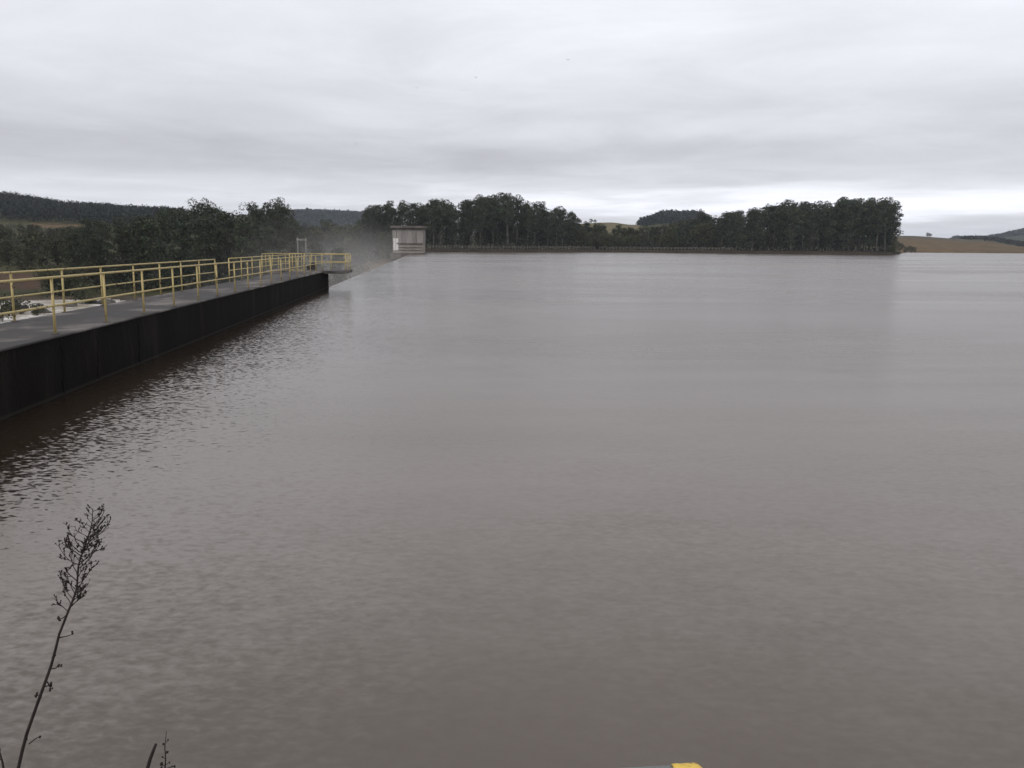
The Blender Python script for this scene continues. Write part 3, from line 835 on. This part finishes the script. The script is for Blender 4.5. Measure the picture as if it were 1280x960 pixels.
# ------------------------------------------------------------------ small pale building under the trees beyond the river
c = at_z(106, 343, -5.0); x, y = on_bearing(106, 214); z = terrain(x, y)
t = thing('river_house', 'small pale open fronted building under the trees beyond the river', 'building', (x, y, z))
MB().box((x, y + 1.6, z + 1.2), (4.2, 3.0, 2.4)).build('wall', M['plaster'], t)
MB().box((x, y + .8, z + 2.52), (4.9, 5.2, .2)).build('roof', M['roof_sheet'], t)
for k in range(4):
    MB().box((x - 2.05 + k * 1.36, y - 1.5, z + 1.2), (.22, .22, 2.4)).build('column', M['plaster'], t)
for k in (-1.2, 1.2):
    MB().box((x + k, y + .08, z + 1.2), (1.1, .06, 1.4)).build('window', M['dark_glass'], t)

# ------------------------------------------------------------------ where the photographer stands: abutment, rail, dry weeds
ab = thing('abutment', 'low concrete abutment edge at the foot of the picture, under the dry weeds', 'abutment', (2, -2, DECK))
a, b_ = dam(1.75, -.01), dam(-7.5, -.01)
MB().prism([(a.x, a.y), (b_.x, b_.y), (30, -7.5), (30, 1.75)], -5, DECK - .02).build('retaining_wall', M['dark_concrete'], ab)
MB().prism([(a.x + .05, a.y - .25), (b_.x + .05, b_.y), (29.9, -7.4), (29.9, 1.5)], DECK - .019, DECK).build('soil_strip', M['rough_soil'], ab)
# rail: its end just enters the frame
e1 = at_y(882, 963.0, 1.02); e0 = at_y(760, 970.5, 1.02)
rr = .027
d_ = (e1 - e0).normalized()
e1 = e1 - Vector((0, 0, rr * .8)); e0 = e0 - Vector((0, 0, rr * .8))
far = e1 - d_ * 2.2
t = thing('pipe_rail', 'bare grey pipe rail with chipped yellow painted end, at the foot of the picture', 'railing', (e1.x - .3, e1.y, DECK))
MB().tube([far, e1 - d_ * .036], rr, 20).build('pipe', M['galvanised'], t, True)
sl = MB(); seg = []; rad = []
for i in range(7):
    seg.append(e1 - d_ * (.040 - .040 * i / 6)); rad.append(rr * (1.05 + .03 * math.sin(i * 2.2)) if i < 5 else rr * (1.02 if i == 5 else .78))
sl.tube(seg, rad, 20)
sl.v = [tuple(Vector(p) + Vector((mnoise.noise(Vector(p) * 130), mnoise.noise(Vector(p) * 130 + Vector((9, 0, 0))), mnoise.noise(Vector(p) * 130 + Vector((0, 9, 0))))) * .0022) for p in sl.v]
sl.build('painted_end', M['chipped_yellow'], t, True)
for k in (.25, 1.75):
    p = e1 - d_ * k
    MB().tube([(p.x, p.y, DECK), (p.x, p.y, p.z - rr * .9)], rr, 14).build('post', M['galvanised'], t, True)
p0, p1 = e1 - d_ * .25, far
MB().tube([(p0.x, p0.y, DECK + .45), (p1.x, p1.y, DECK + .45)], rr * .9, 14).build('middle_rail', M['galvanised'], t, True)

wr = random.Random(3)
def px_path(pp, y0, bend=0.0):
    return [at_y(px, py, y0 + bend * i) for i, (px, py) in enumerate(pp)]
WY = 1.5
stem_px = [(23, 960), (28, 938), (33.6, 917), (46, 882), (55, 857), (64, 832), (70, 810), (74, 793), (85, 765), (92, 748), (96, 736), (98, 708), (101, 696), (106, 684), (111, 668), (115, 655), (116, 636)]
stem = px_path(stem_px, WY, .004)
root = Vector((stem[0].x - .30, WY - .12, DECK - .01))
full = [root, root.lerp(stem[0], .35) + Vector((-.02, 0, .02)), root.lerp(stem[0], .7) + Vector((-.01, 0, .01))] + stem
t = thing('dry_weed', 'tall dry leaning weed with a bushy brown seed head over the water', 'weed', tuple(root))
n_ = len(full)
MB().tube(full, [.0036 - .0028 * (i / (n_ - 1)) ** 1.3 for i in range(n_)], 7).build('stem', M['dry_stem'], t, True)
mm = .0014          # metres per photo pixel there
U = CM @ Vector((0, 1, 0)); RT = CM @ Vector((1, 0, 0)); FW = Vector((0, 1, 0))
def pod(mb, p, r):
    mb.blob(p, r, wr.random() * 50, 1, .6, (1, 1, 1.3))
def seed_branch(mb, p, direc, L, depth):
    pts = [p]; d = direc.normalized(); n_ = 5
    for i in range(n_):
        d = (d + U * .07 + Vector((wr.uniform(-.25, .25), wr.uniform(-.25, .25), wr.uniform(-.2, .2)))).normalized()
        pts.append(pts[-1] + d * L / n_)
        if depth and i > 0:
            for s in range(wr.choice((0, 1, 1, 2))):
                q = (d + Vector((wr.uniform(-1, 1), wr.uniform(-1, 1), wr.uniform(-.5, .9))) * .9).normalized()
                seed_branch(mb, pts[-1], q, L * wr.uniform(.22, .45), depth - 1)
    r0 = (.0005, .0007, .0010)[depth]
    mb.tube(pts, [r0 * (1 - .45 * i / n_) for i in range(n_ + 1)], 4)
    if wr.random() < .75: pod(mb, pts[-1], wr.uniform(.0007, .0015))
    if wr.random() < .35: pod(mb, pts[3], wr.uniform(.0009, .0018))
up = stem[8:]
for i in range(46):
    f = (i + wr.random()) / 46; k = f * (len(up) - 1); a = int(k); p = up[a].lerp(up[min(a + 1, len(up) - 1)], k - a)
    sgn = -1 if i % 5 in (0, 3) else 1
    env = math.sin(math.pi * min(1, .25 + .66 * f)) ** .8
    L = mm * (40 if sgn > 0 else 38) * env * wr.uniform(.55, 1.1)
    mb = MB(); seed_branch(mb, p, RT * sgn * wr.uniform(.6, 1.0) + U * wr.uniform(.35, .9) + FW * wr.uniform(-.7, .7), L, 2 if L > mm * 22 else 1)
    mb.build('seed_branch', M['dry_stem'], t)
for px, py, dx, dy in ((74, 797, 16, -4), (65, 836, 9, -6), (59, 852, 5, 10), (36, 930, 14, -10), (84, 768, -10, 6), (70, 806, -4, 16), (52, 872, -6, -3), (56, 858, 8, -2), (36, 915, -5, 8)):
    p = at_y(px, py, WY + .03); q = at_y(px + dx, py + dy, WY + .03 + wr.uniform(-.02, .02))
    mb = MB(); md = p.lerp(q, .55) + U * wr.uniform(-.004, .006)
    mb.tube([p, md, q], [.0013, .001, .0006], 5)
    for _ in range(3): pod(mb, q + Vector((wr.uniform(-.003, .003), wr.uniform(-.003, .003), wr.uniform(-.004, .004))), wr.uniform(.0014, .0030))
    mb.build('withered_leaf', M['dry_stem'], t)
# short broken stalk, small budded weed and a grass stalk at the edge
p = px_path([(183, 965), (188, 948), (191, 940), (195, 930)], 1.45)
r0 = Vector((p[0].x - .1, 1.4, DECK - .01))
t = thing('weed_stalk', 'short bare broken weed stalk poking up beside the thin budded weed', 'weed', tuple(r0))
MB().tube([r0, r0.lerp(p[0], .5)] + p, [.005, .0045, .0035, .0032, .003, .0024], 6).build('stem', M['dry_stem'], t, True)
for frac in (.55, .8):
    a = r0.lerp(p[0], frac); mb = MB(); mb.tube([a, a + RT * .02 + U * .03], [.0015, .0008], 5); pod(mb, a + RT * .02 + U * .03, .003); mb.build('twig', M['dry_stem'], t)
p = px_path([(206, 965), (207, 948), (206, 934), (208, 914)], 1.5)
r0 = Vector((p[0].x + .02, 1.45, DECK - .01))
t = thing('budded_weed', 'thin upright weed with tiny dark buds next to the broken stalk', 'weed', tuple(r0))
MB().tube([r0, r0.lerp(p[0], .5)] + p, [.003, .0025, .0014, .0012, .001, .0005], 5).build('stem', M['dry_stem'], t, True)
for px, py, dx in ((206, 955, -4), (207, 953, 5), (206, 940, 3), (207, 930, -3), (206, 958, 12), (207, 946, -4), (207, 960, -5), (207, 958, 8), (208, 925, 2)):
    a = at_y(px, py + 3, 1.5); q = at_y(px + dx, py, 1.5)
    mb = MB(); mb.tube([a, q], [.0008, .0005], 4); pod(mb, q, wr.uniform(.0016, .0035)); mb.build('bud', M['dry_stem'], t)
p = px_path([(6, 968), (3, 952), (-1, 938), (-6, 925)], 1.5)
r0 = Vector((p[0].x + .05, 1.45, DECK - .01))
t = thing('grass_stalk', 'thin dark grass stalk bending out of the picture beside the tall dry weed', 'weed', tuple(r0))
MB().tube([r0, r0.lerp(p[0], .5)] + p, [.003, .0028, .0022, .002, .0015, .0008], 5).build('stem', M['dry_stem'], t, True)
mb = MB(); pod(mb, p[2], .003); mb.tube([p[1], p[1] - RT * .012 + U * .012], [.001, .0006], 4); mb.build('leaf', M['dry_stem'], t)

# ------------------------------------------------------------------ birds
for px, py, dist, lab in ((710, 75, 95, 'tiny dark bird flying highest in the grey sky'), (595, 97, 95, 'tiny dark bird gliding in the grey sky, second highest'),
                          (521, 110, 115, 'tiny dark bird flying in the grey sky, between the two others above the gatehouse'), (445, 180, 110, 'lowest tiny dark bird flying above the distant blue hill')):
    c = at_y(px, py, dist)
    mb = MB()
    mb.tube([c + Vector((-.02, -.11, 0)), c + Vector((0, -.05, .01)), c + Vector((0, .05, .005)), c + Vector((.01, .12, -.01))], [.008, .03, .025, .006], 7)
    for s in (-1, 1):
        mb.add([c + Vector((0, -.04, .02)), c + Vector((0, .04, .015)), c + Vector((s * .13, .03, .07)), c + Vector((s * .12, -.05, .075)), c + Vector((s * .25, .06, .03)), c + Vector((0, 0, .03))], [(0, 3, 2, 1), (3, 4, 2)])
    tag(mb.build('bird', M['feather'], None, loc=tuple(c)), lab, 'bird')

# ------------------------------------------------------------------ spray over the spillway and the damp air
m = bpy.data.materials.new('spray'); m.use_nodes = True; nt = m.node_tree
nt.nodes.clear(); out = nt.nodes.new('ShaderNodeOutputMaterial'); pv = nt.nodes.new('ShaderNodeVolumePrincipled')
pv.inputs['Color'].default_value = (.93, .92, .91, 1)
tc = nt.nodes.new('ShaderNodeTexCoord'); sx = nt.nodes.new('ShaderNodeSeparateXYZ'); nt.links.new(tc.outputs['Generated'], sx.inputs[0])
nz = noise_n(nt, coords(nt, 'Object', (1, .4, 1)), .07, 3, .6)
def hump(o, p):      # 0 at the faces of the box, 1 in the middle
    q = math_n(nt, 'MULTIPLY', o, math_n(nt, 'SUBTRACT', 1.0, o)); return math_n(nt, 'POWER', math_n(nt, 'MULTIPLY', q, 4.0), p)
zf = math_n(nt, 'POWER', math_n(nt, 'SUBTRACT', 1.0, sx.outputs['Z']), 1.6)
den = math_n(nt, 'MULTIPLY', math_n(nt, 'MULTIPLY', hump(sx.outputs['X'], .8), hump(sx.outputs['Y'], .35)), zf)
nf = math_n(nt, 'MULTIPLY_ADD', nz.outputs['Fac'], 3.2, -1.0, clamp=True)
den = math_n(nt, 'MULTIPLY', math_n(nt, 'MULTIPLY', den, nf), .014)
nt.links.new(den, pv.inputs['Density']); nt.links.new(pv.outputs[0], out.inputs['Volume'])
mb = MB(); L_ = 170; mid = dam(200, 14)
mb.box((0, 0, 0), (30, L_, 17))
o = mb.build('mist', m, None); o.location = (mid.x, mid.y, .5); o.rotation_euler.z = DAM_RZ; o['kind'] = 'stuff'

m = bpy.data.materials.new('damp_air'); m.use_nodes = True; nt = m.node_tree
nt.nodes.clear(); out = nt.nodes.new('ShaderNodeOutputMaterial'); pv = nt.nodes.new('ShaderNodeVolumePrincipled')
pv.inputs['Color'].default_value = (.78, .86, .96, 1); pv.inputs['Density'].default_value = .00009
nt.links.new(pv.outputs[0], out.inputs['Volume'])
mb = MB(); mb.box((0, 0, 60), (13600, 13600, 142)); mb.build('haze', m)['kind'] = 'stuff'

# ------------------------------------------------------------------ overcast sky and soft sun
SUN_EL, SUN_AZ = R(52), R(200)      # high, behind the photographer
w = bpy.data.worlds.new('World'); scene.world = w; w.use_nodes = True
nt = w.node_tree; bg = nt.nodes['Background']
sky = nt.nodes.new('ShaderNodeTexSky'); sky.sky_type = 'NISHITA'; sky.sun_disc = False
sky.sun_elevation = SUN_EL; sky.sun_rotation = SUN_AZ
tc = nt.nodes.new('ShaderNodeTexCoord'); nrm = nt.nodes.new('ShaderNodeVectorMath'); nrm.operation = 'NORMALIZE'
nt.links.new(tc.outputs['Generated'], nrm.inputs[0])
sep = nt.nodes.new('ShaderNodeSeparateXYZ'); nt.links.new(nrm.outputs[0], sep.inputs[0])
zc = math_n(nt, 'MAXIMUM', sep.outputs['Z'], 0.0)
den = math_n(nt, 'ADD', zc, .05)
cmb = nt.nodes.new('ShaderNodeCombineXYZ')
nt.links.new(math_n(nt, 'DIVIDE', sep.outputs['X'], den), cmb.inputs[0]); nt.links.new(math_n(nt, 'DIVIDE', sep.outputs['Y'], den), cmb.inputs[1])
n1 = noise_n(nt, cmb.outputs[0], .34, 5, .55, .4)      # cloud deck seen in perspective
n2 = noise_n(nt, cmb.outputs[0], .8, 6, .6, .5)
warp = math_n(nt, 'MULTIPLY', math_n(nt, 'SUBTRACT', n1.outputs['Fac'], .5), .055)
el = math_n(nt, 'ADD', sep.outputs['Z'], warp)
stops = [(0.0, .70), (.012, .62), (.024, .66), (.036, .92), (.054, .90), (.072, .60), (.098, .53), (.125, .62), (.150, .60), (.20, .68), (.28, .74), (.36, .62), (.50, .39), (1.0, .39)]
def tint(g): g *= 1.22; return (g * .965, g * .978, g * 1.045)
stops2 = [(0.0, .58), (.03, .60), (.05, .66), (.066, .60), (.084, .48), (.105, .47), (.135, .56), (.20, .63), (.28, .70), (.36, .62), (.50, .39), (1.0, .39)]
rp = ramp(nt, [(p, tint(g)) for p, g in stops], 'EASE'); rq = ramp(nt, [(p, tint(g)) for p, g in stops2], 'EASE')
nt.links.new(el, rp.inputs['Fac']); nt.links.new(el, rq.inputs['Fac'])
side_f = math_n(nt, 'MULTIPLY_ADD', sep.outputs['X'], 2.6, .42)
side_f = math_n(nt, 'ADD', side_f, math_n(nt, 'MULTIPLY', math_n(nt, 'SUBTRACT', n2.outputs['Fac'], .5), 1.6), clamp=True)
deck_c = mixc(nt, side_f, rq.outputs['Color'], rp.outputs['Color'])
mod = math_n(nt, 'MULTIPLY_ADD', n2.outputs['Fac'], .42, .79)
mod2 = math_n(nt, 'MULTIPLY_ADD', n1.outputs['Fac'], .36, .82)
vm = nt.nodes.new('ShaderNodeVectorMath'); vm.operation = 'SCALE'
nt.links.new(deck_c, vm.inputs[0]); nt.links.new(math_n(nt, 'MULTIPLY', mod, mod2), vm.inputs['Scale'])
sk = nt.nodes.new('ShaderNodeVectorMath'); sk.operation = 'SCALE'; sk.inputs['Scale'].default_value = .08
nt.links.new(sky.outputs[0], sk.inputs[0])
fin = mixc(nt, .96, sk.outputs[0], vm.outputs[0])
nt.links.new(fin, bg.inputs['Color']); bg.inputs['Strength'].default_value = 1.0
sl = bpy.data.lights.new('sun', 'SUN'); sl.energy = 1.4; sl.angle = R(40); sl.color = (1, .97, .93)
so = bpy.data.objects.new('sun', sl); COL.objects.link(so); so.location = (0, -20, 60)
dv = Vector((math.sin(SUN_AZ) * math.cos(SUN_EL), math.cos(SUN_AZ) * math.cos(SUN_EL), math.sin(SUN_EL)))
so.rotation_euler = (-dv).to_track_quat('-Z', 'Y').to_euler()

vs_ = scene.view_settings
vs_.view_transform = 'Standard'; vs_.look = 'None'; vs_.exposure = 0.14; vs_.gamma = 1.0; vs_.use_curve_mapping = False
scene.cycles.volume_bounces = 1
scene.cycles.max_bounces = 6
scene.cycles.use_denoising = True
